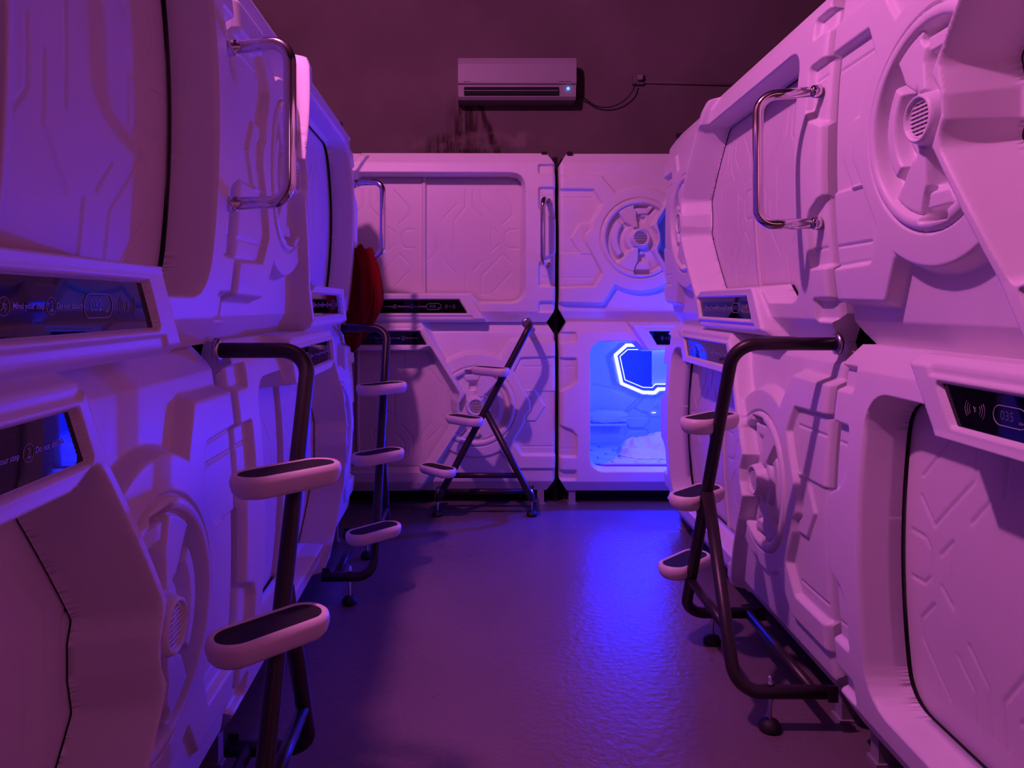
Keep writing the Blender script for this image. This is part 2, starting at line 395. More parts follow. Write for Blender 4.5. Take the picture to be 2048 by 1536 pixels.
def grid_mesh(name, u0, u1, v0, v1, step, fn, keep=None, snap=None, clamp=None):
    nu = int(round((u1-u0)/step))+1; nv = int(round((v1-v0)/step))+1
    U, V = np.meshgrid(np.linspace(u0, u1, nu), np.linspace(v0, v1, nv))
    for poly, lv, rad in (snap or []):
        d = sdf(U, V, poly)-lv; m = (np.abs(d) < rad) & (U > u0+1e-6) & (U < u1-1e-6) & (V > v0+1e-6) & (V < v1-1e-6)
        uu, vv = U[m], V[m]; e = 1e-4
        gx = (sdf(uu+e, vv, poly)-sdf(uu-e, vv, poly))/(2*e); gy = (sdf(uu, vv+e, poly)-sdf(uu, vv-e, poly))/(2*e)
        U[m] = uu-gx*d[m]; V[m] = vv-gy*d[m]
    good = np.ones(U.shape, bool)
    for poly, sg in (clamp or []):                # sg=1: keep the inside of poly, -1: the outside
        d0 = sdf(U, V, poly)*sg; good &= d0 > -.0062; m = (d0 < .0021) & (d0 > -.0125)
        for it in range(3):
            uu, vv = U[m], V[m]; dd = sdf(uu, vv, poly); e = 1e-4
            gx = (sdf(uu+e, vv, poly)-sdf(uu-e, vv, poly))/(2*e); gy = (sdf(uu, vv+e, poly)-sdf(uu, vv-e, poly))/(2*e)
            U[m] = uu-gx*dd; V[m] = vv-gy*dd
    h = fn(U, V)
    mask = None
    if isinstance(h, tuple): h, mask = h[0], h[1:]
    co = np.stack([U, -h, V], -1).reshape(-1, 3)
    i = np.arange(nu*nv).reshape(nv, nu)
    f = np.stack([i[:-1, :-1], i[:-1, 1:], i[1:, 1:], i[1:, :-1]], -1)
    if keep is not None or clamp:
        k = good if clamp else keep(mask); kk = k[:-1, :-1] & k[:-1, 1:] & k[1:, 1:] & k[1:, :-1]
        f = f[kk]
    return nmesh(name, co, f.reshape(-1, 4))
FRONT = grid_mesh('capsule_front', 0, L, 0, H, 0.0040, front_height,
    snap=[(BAND, -.007, .0019), (BAND, .007, .0019), (OPEN, -.046, .0019), (PANEL, -.0050, .0019), (PANEL, .0010, .0019)], clamp=[(OUTL, 1), (OPEN, -1)])
# rim that closes the sides of the moulding: dense strip round the outline
pts_ = []
for k in range(len(OUTL)):
    a_, b_ = Vector(OUTL[k]), Vector(OUTL[(k+1) % len(OUTL)]); n_ = max(2, int((b_-a_).length/.006))
    pts_ += [tuple(a_+(b_-a_)*(q/n_)) for q in range(n_)]
pu = np.array([p[0] for p in pts_]); pz = np.array([p[1] for p in pts_])
cu_ = L/2+(pu-L/2)*(1-1e-6); hz_, _, _ = front_height(cu_, H/2+(pz-H/2)*(1-1e-6))
co = np.empty(len(FRONT.vertices)*3, np.float32); FRONT.vertices.foreach_get('co', co); co = co.reshape(-1, 3)
fs_ = np.empty(len(FRONT.loops), np.int32); FRONT.loops.foreach_get('vertex_index', fs_); fs_ = fs_.reshape(-1, 4)
n0 = len(co); n_ = len(pts_)
co = np.vstack([co, np.stack([pu, -hz_, pz], -1), np.stack([pu, np.full(n_, .135), pz], -1)])
wf = np.array([(n0+k, n0+n_+k, n0+n_+(k+1) % n_, n0+(k+1) % n_) for k in range(n_)])
bpy.data.meshes.remove(FRONT); FRONT = nmesh('capsule_front', co, np.vstack([fs_, wf]))
FRONT.materials.append(M['shell'])

# sliding doors
def door_mesh(name, w, h0, h1, lip_left=False):
    P = 0.805/1000
    segs = [[(1015, 395), (1015, 530), (920, 650), (918, 900)], [(1075, 395), (1075, 535), (1155, 620)], [(1140, 395), (1140, 490), (1215, 565)],
            [(950, 505), (835, 625)], [(1270, 400), (1395, 535), (1395, 600), (1320, 672)], [(770, 740), (772, 900), (705, 975)],
            [(832, 800), (832, 960), (940, 1085)], [(1285, 840), (1225, 900), (1225, 700), (1280, 745)],
            [(1440, 720), (1370, 722), (1335, 755), (1335, 840), (1365, 870), (1440, 872)], [(1395, 995), (1320, 920), (1145, 1100), (1142, 1230)],
            [(1145, 980), (1072, 1060)], [(1015, 1085), (1015, 1230)], [(1395, 1060), (1220, 1245), (1145, 1245)], [(705, 710), (705, 870)]]
    def fn(U, V):
        h = bulge(V)
        for k, s in enumerate(segs):
            pts = [((x-665)*P, 1.184-P*y+0.0) for x, y in s]
            pts = [(a, b-0.0) for a, b in pts]
            h = h-0.0042*np.exp(-(sdl(U, V, pts)/0.0044)**2)
        h = h-0.004*np.exp(-((U-(w-.022))/.003)**2)
        h = h-0.004*np.exp(-((U-.022)/.003)**2)
        ed = np.minimum(np.minimum(U, w-U), np.minimum(V-h0, h1-V)); q = np.clip(.006-ed, 0, .006)
        return h-(.006-np.sqrt(.006**2-q*q+1e-12))
    me = grid_mesh(name, 0, w, h0, h1, 0.0045, fn)
    nu = int(round(w/0.0045))+1; nv = int(round((h1-h0)/0.0045))+1
    co = np.empty(len(me.vertices)*3, np.float32); me.vertices.foreach_get('co', co); co = co.reshape(-1, 3)
    i = np.arange(nu*nv).reshape(nv, nu)
    loop = list(i[0, :])+list(i[1:, -1])+list(i[-1, -2::-1])+list(i[-2:0:-1, 0])
    n0 = len(co); back = co[loop].copy(); back[:, 1] = back[:, 1]*1.0+0.007
    co2 = np.vstack([co, back])
    fs = [tuple(p.vertices) for p in me.polygons]
    k = len(loop)
    for j in range(k):
        a = loop[j]; b = loop[(j+1) % k]; fs.append((b, a, n0+j, n0+(j+1) % k))
    # back skin: strips joining the left and right back edges
    nb = len(back)
    right = [n0+(nu-1)+r for r in range(nv)]
    left = [n0]+[n0+nb-r for r in range(1, nv)]
    for r in range(nv-1): fs.append((left[r], left[r+1], right[r+1], right[r]))
    bpy.data.meshes.remove(me)
    m2 = nmesh(name, co2, np.array(fs)); m2.materials.append(M['door']); return m2
DOOR = door_mesh('door', 0.70, 0.120, 0.965)
DOORB = door_mesh('door', 0.70, 0.150, 0.965)

# black ring standing in for the shade in the gap round the doors
q_ = MB(); C_ = Vector((1.35, .55))
n_ = len(OPEN); rs_ = []
for k in range(n_+1):
    a_, b_, c_ = Vector(OPEN[k-1]) if k < n_ else Vector(OPEN[n_-1]), Vector(OPEN[k % n_]), Vector(OPEN[(k+1) % n_])
    t_ = (c_-a_).normalized(); nn = Vector((-t_.y, t_.x))
    p_ = b_+nn*.003; e_ = b_+nn*.022
    rs_.append([(p_.x, .1095-bulge(p_.y), p_.y), (p_.x, .152-bulge(p_.y), p_.y), (e_.x, .152-bulge(p_.y), e_.y), (e_.x, .118-bulge(p_.y), e_.y)])
q_.rings(rs_, False, False, False)
GAP_SHADE = q_.mesh(); GAP_SHADE.materials.append(M['black'])
# vent grille
def grille_mesh():
    b = MB(); r = 0.0445
    b.lathe([(r-.0045, 0), (r-.0045, .004), (r-.003, .005), (r, .004), (r, 0)], n=40)
    b.v = [(x, -z, y) for x, y, z in b.v]
    for k in range(-4, 5):
        for z in ([k*0.0098]):
            hw = math.sqrt(max((r-.003)**2-z*z, 0))
            b.box((-hw, -.0035, z-.0023), (hw, 0.001, z+.0023))
    return b.mesh()
GRILLE = grille_mesh(); GRILLE.materials.append(M['shell'])
def disc_mesh(r, n=36, t=.002):
    b = MB(); b.rings([[(r*math.cos(2*PI*k/n), 0, r*math.sin(2*PI*k/n)) for k in range(n)], [(r*math.cos(2*PI*k/n), -t, r*math.sin(2*PI*k/n)) for k in range(n)]], smooth=False); return b.mesh()
BACKING = disc_mesh(.0435, t=.001); BACKING.materials.append(M['black'])

def prism(poly, y0, y1):
    b = MB(); b.rings([[(x, y1, z) for x, z in poly], [(x, y0, z) for x, z in poly]], smooth=False); return b.mesh()
GLASS_POLY = [(x-1.2, z-.101) for x, z in mm((876, 59), (830, 143), (1518, 143), (1570, 59))]
GLASS_UP = prism(GLASS_POLY, -.0058, .006); GLASS_UP.materials.append(M['glass'])
GLASS_LO = prism([(-x, -z) for x, z in GLASS_POLY], -.0058, .006); GLASS_LO.materials.append(M['glass'])

def text_mesh(s, size, bold=0.0, align='LEFT'):
    c = bpy.data.curves.new('text', 'FONT'); c.body = s; c.size = size; c.align_x = align; c.align_y = 'CENTER'; c.extrude = 0.0001; c.offset = bold
    o = bpy.data.objects.new('text', c); COL.objects.link(o)
    me = bpy.data.meshes.new_from_object(o.evaluated_get(bpy.context.evaluated_depsgraph_get()))
    bpy.data.objects.remove(o); bpy.data.curves.remove(c)
    return me
def ring_line(pts, r, closed=True):
    b = MB(); P = pts+[pts[0], pts[1]] if closed else pts
    b.tube([(x, 0, z) for x, z in P], r, n=6); return b
def icon_mesh(kind):
    R = .0125; circ = [(R*math.cos(2*PI*k/28), R*math.sin(2*PI*k/28)) for k in range(28)]
    b = MB()
    def ln(p, r=.0006): b.tube([(x, 0, z) for x, z in p], r, n=6)
    if kind != 'glass': ln(circ+[circ[0], circ[1]])
    s = .001
    if kind == 'walk':
        for p in ([(0, 5), (-1, 0), (3, -3), (2, -8)], [(-1, 0), (-4, -4), (-7, -5)], [(0, 4), (4, 1)], [(0, 4), (-4, 2)]): ln([(x*s, z*s) for x, z in p], .0009)
        ln([(.0005, .0075), (.0012, .0082)], .0014)
    if kind == 'quiet':
        for p in ([(-3, 5), (0, 7), (3, 4), (1, 0), (-4, -5), (5, -5)], [(-6, -7), (6, -7)]): ln([(x*s, z*s) for x, z in p], .0008)
    if kind == 'home':
        for p in ([(-6, -6), (-6, 2), (0, 7), (6, 2), (6, -6), (-6, -6)], [(-2, -6), (-2, 0), (2, 0), (2, -6)]): ln([(x*s, z*s) for x, z in p], .0007)
    if kind == 'glass':
        for p in ([(-8, 7), (-2, 0), (4, 7)], [(-2, 0), (-2, -8)], [(6, 8), (9, 2)], [(-6, -9), (3, -9)]): ln([(x*s, z*s) for x, z in p], .0007)
    me = b.mesh(); me.materials.append(M['print']); return me
ICON = {k: icon_mesh(k) for k in ('walk', 'quiet', 'home', 'glass')}
def oval_mesh():
    w, h = .047, .0195; pts = []
    for a0, cx in ((-90, w-h), (90, -(w-h))):
        pts += [(cx+h*math.cos(math.radians(a0+180*k/14)), h*math.sin(math.radians(a0+180*k/14))) for k in range(15)]
    me = ring_line(pts, .0010).mesh(); me.materials.append(M['print']); return me
OVAL = oval_mesh()
def wave_mesh():
    b = MB()
    for r in (.017, .024, .031):
        for sgn in (1, -1):
            b.tube([(sgn*r*math.cos(math.radians(a)), 0, r*.85*math.sin(math.radians(a))) for a in range(-38, 39, 6)], .0006, n=6)
    for p in ([(-4, 6), (0, -1)], [(0, -1), (-1, -7)], [(3, 5), (0, -1), (5, -4)]): b.tube([(x*.001, 0, z*.001) for x, z in p], .0008, n=6)
    me = b.mesh(); me.materials.append(M['print']); return me
WAVE = wave_mesh()
TXT = {}
for s_, k in (('Mind your step', 'mind'), ('Do not disturb', 'quiet'), ('No smoking', 'smoke'), ('Welcome', 'welcome'), ('>>', 'arrow')):
    TXT[k] = text_mesh(s_, .0122 if k != 'arrow' else .011, .00012, 'CENTER'); TXT[k].materials.append(M['print'])
NUMS = {}

# body shell behind the front, with the sides in charcoal
def body_mesh(depth, openfront=False):
    b = MB(); x0, x1, z0, z1, y0, y1 = .030, L-.030, .012, H-.012, .200, depth
    if not openfront: b.box((x0, y0, z0), (x1, y1, z1))
    # collar round the front moulding
    b.box((x0-.018, .105, z0+.075), (x0, y0+.02, z1-.075)); b.box((x1, .105, z0+.075), (x1+.018, y0+.02, z1-.075))
    b.box((x0+.02, .125, z0-.008), (x1-.02, y0+.004, z0)); b.box((x0+.02, .125, z1), (x1-.02, y0+.004, z1+.008))
    # corner clips on the top edge
    return b.mesh()
q_ = MB(); q_.box((0, .080, H-.012), (.035, .125, H+.010))
CLIP = q_.mesh(); CLIP.materials.append(M['black'])
BODY = body_mesh(1.08); BODY.materials.append(M['body'])
BODY_OPEN = body_mesh(1.08, True); BODY_OPEN.materials.append(M['body'])

def handle_mesh():
    b = MB(); b.tube([(0, .030, .205), (0, -.155, .205), (0, -.155, -.205), (0, .030, -.205)], .0165, n=20, bend=.055, bn=10)
    for z in (.205, -.205): b.lathe([(.0205, -.028), (.0205, -.006), (.019, -.002), (.017, -.002)], (0, 0, z), 'y', 24)
    return b.mesh()
HANDLE = handle_mesh(); HANDLE.materials.append(M['chrome'])

def base_mesh(x0=0.02, x1=L-.02):
    b = MB(); b.box((x0, .22, -.089), (x1, .26, .02)); b.box((x0, .95, -.089), (x1, 1.0, .02))
    b.box((x0, .22, -.02), (x1, 1.0, .018)); return b.mesh()
BASE = base_mesh(); BASE.materials.append(M['black'])
def leg_mesh():
    b = MB(); b.box((-.022, .10, -.083), (.022, .16, .020)); b.box((-.030, .09, -.091), (.030, .17, -.083)); return b.mesh()
LEG = leg_mesh(); LEG.materials.append(M['grey'])

GRP = None
def capsule(label, loc, rz, upper, number, opened=False):
    t = thing('sleeping_capsule', label, 'capsule', loc, rz)
    flip = dict(loc=(0, 0, 0), rot=None) if upper else dict(loc=(L, 0, H), rot=(0, PI, 0))
    def at(u, y, v): return (u, y, v) if upper else (L-u, y, H-v)
    rot = None if upper else (0, PI, 0)
    obj('front_shell', FRONT, None, t, **flip)
    obj('body_shell', BODY_OPEN if opened else BODY, None, t, label='dark body panels behind the front')
    y1 = .123; y2 = .1145
    if not opened:
        obj('sliding_door', DOOR, None, t, at(L-.862, y1, 0), rot)
        obj('sliding_door', DOORB, None, t, at(L-.852-.70+.012, y2, 0), rot)
    else:
        obj('sliding_door', DOOR, None, t, at(.62, y1+.018, 0), rot)
        obj('sliding_door', DOORB, None, t, at(.57, y2, 0), rot)
    tr = MB()
    if not opened:
        for (v0, v1) in ((.10, 0.975),): 
            n = 24; rs = []
            for k in range(n+1):
                v = v0+(v1-v0)*k/n; bb = -bulge(v)
                rs.append([(L-.862-.004, y2-.010+bb, v), (L-.862+.020, y2-.010+bb, v), (L-.862+.020, y2+.010+bb, v), (L-.862-.004, y2+.010+bb, v)])
            tr.rings(rs)
        e = tr.mesh(); e.materials.append(M['door']); obj('door_edge_strip', e, None, t, **flip)
    obj('door_gap_shade', GAP_SHADE, None, t, **flip)
    g = obj('vent_grille', GRILLE, None, t, at(CX, -.0115, CV), rot); obj('vent_backing', BACKING, None, g, (0, .0050, 0), label='black gap behind the slats')
    # display
    cu = 1.2 if upper else L-1.2; cv = .101 if upper else H-.101
    d = obj('display_panel', GLASS_UP if upper else GLASS_LO, None, t, (cu, .010, cv), label='black glass display strip')
    sg = 1 if upper else -1
    yy = -.0062
    obj('card_reader_mark', WAVE, None, d, (sg*.261, yy, 0))
    obj('number_frame', OVAL, None, d, (sg*.157, yy, 0))
    if number not in NUMS:
        NUMS[number] = text_mesh(number, .026, .0001, 'CENTER'); NUMS[number].materials.append(M['digit'])
    obj('room_number', NUMS[number], None, d, (sg*.157-.008, yy, 0), (PI/2, 0, 0))
    obj('arrow_mark', TXT['arrow'], None, d, (sg*.157+.030, yy, -.009), (PI/2, 0, 0))
    if upper: lay = [('quiet', .018, 'quiet', .070), ('walk', -.093, 'mind', -.036), ('glass', -.184, 'smoke', -.138), ('home', -.272, 'welcome', -.230)]
    else: lay = [('home', -.075, 'welcome', -.035), ('glass', .016, 'smoke', .062), ('walk', .107, 'mind', .164), ('quiet', .222, 'quiet', .276)]
    for ic, xi, tx, xt in lay:
        obj('warning_icon', ICON[ic], None, d, (xi, yy, 0)); obj('warning_text', TXT[tx], None, d, (xt, yy, 0), (PI/2, 0, 0))
    if upper:
        for x in (.055, L-.085): obj('corner_clip', CLIP, None, t, (x, 0, 0), label='small black clip on the top edge')
        obj('grab_handle', HANDLE, None, t, (L-.055, 0, .572), (0, 0, math.radians(-17)), label='polished chrome grab handle')
    else:
        dz = ZL-loc[2]; obj('base_frame', BASE, None, t, (0, 0, dz))
        for x in (.09, L-.09): obj('leg', LEG, None, t, (x, 0, dz))
    return t
YB = 4.735; ZU, ZL = 1.19, .091
SR, SLF, SB = .024, .015, .008                     # slight yaw of each row
def fx(y): return 1.045+SR*(y-2.25)
def fl(y): return -.613-SLF*(y-1.2)
YR1, YR2, YL1, YL2 = 2.205, 4.385, -.145, 2.025
XB1, XB2 = .520-L, .545
capsule('upper sleeping capsule on the left nearest the camera, display reading 032', (fl(YL1), YL1, ZU+.013), PI/2+SLF, True, '032')
capsule('lower sleeping capsule on the left nearest the camera, round vent beside lower step', (fl(YL1), YL1, ZL+.013), PI/2+SLF, False, '031')
capsule('upper sleeping capsule at the far end of the left row, red towel on its handle', (fl(YL2), YL2, ZU+.013), PI/2+SLF, True, '030')
capsule('lower sleeping capsule at the far end of the left row, behind the second ladder', (fl(YL2), YL2, ZL+.013), PI/2+SLF, False, '029')
capsule('upper sleeping capsule on the right nearest the camera, large round vent in full view', (fx(YR1), YR1, ZU), -PI/2-SR, True, '036')
capsule('lower sleeping capsule on the right nearest the camera, display reading 035', (fx(YR1), YR1, ZL), -PI/2-SR, False, '035')
capsule('upper sleeping capsule at the far end of the right row with closed doors', (fx(YR2), YR2, ZU), -PI/2-SR, True, '034')
capsule('lower sleeping capsule at the far end of the right row, behind the right ladder', (fx(YR2), YR2, ZL), -PI/2-SR, False, '033')
capsule('upper sleeping capsule against the back wall, display reading 028', (XB1, YB-.017, ZU), SB, True, '028')
capsule('lower sleeping capsule against the back wall, behind the short ladder', (XB1, YB-.017, ZL), SB, False, '027')
capsule('upper sleeping capsule in the back right corner, above the open lit one', (XB2, YB, ZU), 0, True, '026')
OPENC = capsule('open lower sleeping capsule in the back right corner, glowing blue inside', (XB2, YB, ZL), 0, False, '025', True)

# ------------------------------------------------------------------ inside of the open capsule (children of it, local frame: X - XB2, Y - YB, Z - ZL)
def C(x, y, z): return (x-XB2, y-YB, z-ZL)
b = MB()
x0, x1, y0, y1, z0, z1 = .06, L-.06, .200, 1.03, .075, H-.05
b.box((x0-.02, y0, z0-.02), (x1+.02, y1, z0)); b.box((x0-.02, y0, z1), (x1+.02, y1, z1+.02))
b.box((x0-.02, y0, z0), (x0, y1, z1)); b.box((x1, y0, z0), (x1+.02, y1, z1)); b.box((x0-.02, y1, z0-.02), (x1+.02, y1+.02, z1+.02))
# inner front frame that joins the lining to the doorway
b.box((x0, y0, z0), (x1, y0+.012, .150)); b.box((x0, y0, H-.137), (x1, y0+.012, z1))
b.box((x0, y0, .150), (L-1.925, y0+.012, H-.137)); b.box((L-.67, y0, .150), (x1, y0+.012, H-.137))
obj('lining', b.mesh(), M['inner'], OPENC)
# moulded back wall relief, drawn from pixel crops at the wall's own distance
YW = 5.755
def pw(cx, cy, Y=YW):
    sx = 1175+cx/5.486; sy = 670+cy/5.486
    return ((sx-VX)*Y/F, CAMZ-(sy-VY)*Y/F)
def pwl(*p, Y=YW): return [pw(a, b_, Y) for a, b_ in p]
OCT = pwl((295, 215), (415, 108), (1130, 108), (1245, 215), (1190, 525), (1100, 582), (760, 585), (720, 625), (590, 620), (362, 525))
BEZ = pwl((195, 230), (380, 60), (1160, 60), (1340, 230), (1280, 560), (1100, 660), (820, 650), (760, 690), (575, 695), (270, 545))
CTL = pwl((505, 795), (655, 645), (720, 645), (748, 690), (1100, 690), (1180, 800), (1100, 912), (700, 912), (640, 842), (550, 838))
def offs(poly, k):
    c = Vector((sum(p[0] for p in poly)/len(poly), sum(p[1] for p in poly)/len(poly)))
    return [tuple(c+(Vector(p)-c)*k) for p in poly]
def back_fn(U, V):
    h = 0*U
    h = h+0.045*sst(sdf(U, V, BEZ), -.004, .035)
    h = h-0.040*sst(sdf(U, V, OCT), -.003, .004)
    low = pwl((-900, 950), (395, 958), (455, 1030), (635, 1030), (690, 1115), (1700, 1115), (1700, 1300), (-900, 1300))
    h = h+0.035*sst(sdf(U, V, low), -.004, .016)
    hx = pwl((40, 985), (380, 985), (430, 1045), (395, 1100), (40, 1100)); h = h-0.012*sst(sdf(U, V, hx), -.003, .006)
    dia = pwl((355, 905), (495, 800), (640, 860), (690, 940), (610, 1022), (460, 1022)); h = h+0.022*sst(sdf(U, V, dia), -.004, .012)
    h = h+0.016*sst(sdf(U, V, CTL), -.003, .006)-0.010*sst(sdf(U, V, CTL), .007, .011)
    sl = pwl((-900, 540), (60, 540), (300, 590), (560, 700), (350, 900), (-900, 900)); h = h+0.010*sst(sdf(U, V, sl), -.004, .02)
    for k in range(3):
        c = 165+40*k; h = h+0.006*np.exp(-(sdl(U, V, pwl((c, 1012), (c+24, 1040), (c, 1068)))/.004)**2)
    h = h+0.004*np.exp(-(sdl(U, V, pwl((370, 900), (470, 915), (640, 925)))/.004)**2)
    for pl in (low[:5], low[1:5], CTL+CTL[:1], dia+dia[:1], pwl((50, 540), (300, 585), (560, 695), (350, 905))):
        h = h-0.014*np.exp(-(sdl(U, V, pl)/.0035)**2)
    h = h-0.012*np.exp(-(sdl(U, V, offs(CTL, .93)+offs(CTL, .93)[:1])/.003)**2)
    for k in (0, 60): h = h-0.01*sst(.006-sdl(U, V, pwl((255+k*.2, 300+k*1.6), (265+k*.2, 350+k*1.6))), 0, .003)
    return h
wx0, wx1 = .66, 2.55
wm = grid_mesh('berth_back', wx0, wx1, .20, 1.10, .0050, back_fn)
obj('moulded_back_wall', wm, M['inner'], OPENC, C(0, YW, 0))
def flat(poly, y0, y1): return prism(poly, y0, y1)
obj('mirror', flat(OCT, YW-.012, YW-.006), M['mirror'], OPENC, C(0, 0, 0), label='mirror glass with a dark blue reflection in its colour')
obj('mirror_reflection_plate', flat(pwl((700, 150), (1010, 150), (1010, 545), (700, 545)), YW-.020, YW-.013), M['inner'], OPENC, C(0, 0, 0), label='pale plate standing in for a bright reflection in the mirror')  # pale plate added as the bright reflection seen in the mirror
def strip(poly, w0, w1, ya, yb):
    """closed flat band following a polygon between two offsets"""
    def off(poly, d):
        out = []; n = len(poly)
        for i in range(n):
            a, b_, c = Vector(poly[i-1]), Vector(poly[i]), Vector(poly[(i+1) % n])
            n0 = Vector((-(b_-a).y, (b_-a).x)).normalized(); n1 = Vector((-(c-b_).y, (c-b_).x)).normalized()
            m_ = (n0+n1).normalized(); out.append(b_+m_*(d/max(m_.dot(n0), .4)))
        return out
    A, B_ = off(poly, w0), off(poly, w1); n = len(poly); bb = MB(); rs = []
    for i in range(n+1):
        p, q = A[i % n], B_[i % n]; rs.append([(p.x, ya, p.y), (q.x, ya, q.y), (q.x, yb, q.y), (p.x, yb, p.y)])
    bb.rings(rs, False, False, False); return bb.mesh()
obj('mirror_light_strip', strip(OCT, -.012, .012, YW-.052, YW-.040), M['ledstrip'], OPENC, C(0, 0, 0), label='glowing white LED strip round the mirror')
obj('mirror_inner_light_strip', strip(OCT, -.038, -.033, YW-.024, YW-.018), M['ledstrip'], OPENC, C(0, 0, 0), label='thin glowing inner line round the mirror')
bb = MB(); p = pw(725, 745); q = pw(792, 802); bb.box((p[0], YW-.016, q[1]), (q[0], YW-.006, p[1]), .003); so = obj('power_socket', bb.mesh(), M['inner'], OPENC, C(0, 0, 0))
bb = MB()
for cx, cy in ((758, 765), (742, 788), (773, 788)):
    p = pw(cx, cy); bb.box((p[0]-.004, YW-.018, p[1]-.002), (p[0]+.004, YW-.0155, p[1]+.002))
obj('socket_holes', bb.mesh(), M['black'], so)
for cx in (708, 724, 740):
    p = pw(cx, 850); obj('light_button', disc_mesh(.0035, 12, .004), M['ledstrip'], OPENC, C(p[0], YW-.008, p[1]), label='small glowing button')

# bedding
def mattress_fn(U, V):
    s = .16; best = np.full(U.shape, 9.); sec = np.full(U.shape, 9.)
    for i in range(-1, 15):
        for j in range(-1, 9):
            cx = .7+i*s; cy = 4.8+j*s*.866+0; cx = cx+(s/2 if j % 2 else 0)
            d = np.hypot(U-cx, (V-cy)); n = np.minimum(best, d); sec = np.where(d < best, best, np.minimum(sec, d)); best = n
    g = sec-best
    return .026*(1-np.exp(-(g/.009)**2))+.006*np.cos(best/.08*1.2)
def top_mesh(name, xa, xb, ya, yb, step, fn, skirt, z0, keep=None):
    me = grid_mesh(name, xa, xb, ya, yb, step, fn, keep)
    co = np.empty(len(me.vertices)*3, np.float32); me.vertices.foreach_get('co', co); co = co.reshape(-1, 3)
    co = np.stack([co[:, 0], co[:, 2], z0-co[:, 1]], -1)
    me.vertices.foreach_set('co', co.ravel()); me.flip_normals(); me.update(); return me
bb = MB(); bb.box((.65, 4.96, .168), (2.56, 5.715, .205))
mtb = bb.mesh()
mt = obj('mattress', mtb, M['sheet']); tag(mt, 'blue lit mattress lying in the open capsule', 'mattress')
qm = top_mesh('quilt', .65, 2.56, 4.96, 5.715, .005, mattress_fn, 0, .198)
obj('quilted_cover', qm, M['sheet'], mt, label='quilted cover with hexagon stitching')
def crumple(U, V):
    h = np.zeros(U.shape); ed = np.zeros(U.shape)
    for idx in np.ndindex(U.shape):
        x, y = U[idx], V[idx]
        wv = noise.noise_vector(Vector((x*3, y*3, 3)))
        r1 = 1-abs(noise.noise(Vector((x*4+wv.x*1.2, y*5+wv.y*1.2, 1.0))))*2.4
        r2 = 1-abs(noise.noise(Vector((x*9+wv.x*2, y*8+wv.z*2, 5.0))))*2.4
        r3 = 1-abs(noise.noise(Vector((x*20, y*18+wv.x*2, 9.0))))*2.0
        h[idx] = .62*max(r1, -.3)+.50*max(r2, -.4)+.16*r3; ed[idx] = noise.noise(Vector((x*5, y*5, 12)))
    cx, cy = 1.55, 5.36
    e = 1-((U-cx)/.52)**2-((V-cy)/.30)**2+.45*ed
    return np.where(e > 0, (.008+.030*np.clip(e, 0, 1)+.095*np.clip(h+.10, 0, 1.2))*sst(e, -.05, .7), -.03), e
bl = top_mesh('blanket', .96, 2.05, 5.0, 5.66, .0065, crumple, 0 , .228, lambda m: m[0] > 0)
tag(obj('blanket', bl, M['sheet']), 'crumpled pale blanket heaped on the mattress of the open capsule', 'blanket')
def pillow_mesh(cx, cy, cz, sx, sy, sz):
    nu, nv = 40, 20; rs = []
    for i in range(nv+1):
        a = -PI/2+PI*i/nv; ring = []
        for k in range(nu):
            t = 2*PI*k/nu; ct = math.copysign(abs(math.cos(t))**.5, math.cos(t)); st = math.copysign(abs(math.sin(t))**.8, math.sin(t))
            c = math.cos(a)**.55 if math.cos(a) > 0 else 0
            x = math.copysign(abs(math.sin(a))**.8, math.sin(a)); p = Vector((x, ct*c, st*c))
            n_ = 1+.14*noise.noise(p*3+Vector((3, 1, 4)))+.06*noise.noise(p*8)
            ring.append((cx+p.x*sx*n_, cy+p.y*sy*n_, cz+p.z*sz*n_))
        rs.append(ring)
    q = MB(); q.rings(rs); return q.mesh()
tag(obj('pillow', pillow_mesh(1.01, 5.665, .445, .155, .055, .048), M['pillow']), 'rolled pillow lying on the ledge inside the open capsule', 'pillow')
# ledge that carries the pillow
bb = MB(); bb.box((.64, 5.60, .380), (1.15, 5.765, .398), .004); obj('ledge', bb.mesh(), M['inner'], OPENC, C(0, 0, 0))

# ------------------------------------------------------------------ ladders
def pill(cx, cy, L2, r, n=14):
    """outline of a pill turned 45 degrees in plan"""
    d = Vector((1, -1)).normalized(); out = []
    a0 = math.atan2(d.y, d.x)
    for s_ in (1, -1):
        c = Vector((cx, cy))+d*s_*L2
        for k in range(n+1):
            a = a0-PI/2+PI*k/n+(0 if s_ == 1 else PI); out.append((c.x+r*math.cos(a), c.y+r*math.sin(a)))
    return out
def step_meshes():
    b = MB(); rs = []
    for r, z in ((.030, -.052), (.046, -.050), (.055, -.040), (.0600, -.024), (.0605, -.014), (.0575, -.004), (.052, 0), (.0475, .0005), (.0435, -.002), (.041, -.004)):
        rs.append([(x, y, z) for x, y in pill(0, 0, .078, r)])
    b.rings(rs); t = MB(); t.rings([[(x, y, z) for x, y in pill(0, 0, .078, r)] for r, z in ((.0425, -.0045), (.0425, -.0015))], smooth=False)
    return b.mesh(), t.mesh()
STEP, TREAD = step_meshes(); STEP.materials.append(M['step']); TREAD.materials.append(M['tread'])
def lad(name, fn, mt_='ladder'):
    b = MB(); fn(b); me = b.mesh(name); me.materials.append(M[mt_]); return me
R_ = .0205; TOPZ = 1.184; BZ = .118
XF = -.565; XN = .015
def pole_x(z): return (TOPZ-z)/(TOPZ-BZ)*XF
JX, JZ = pole_x(.665), .665
LM = {}
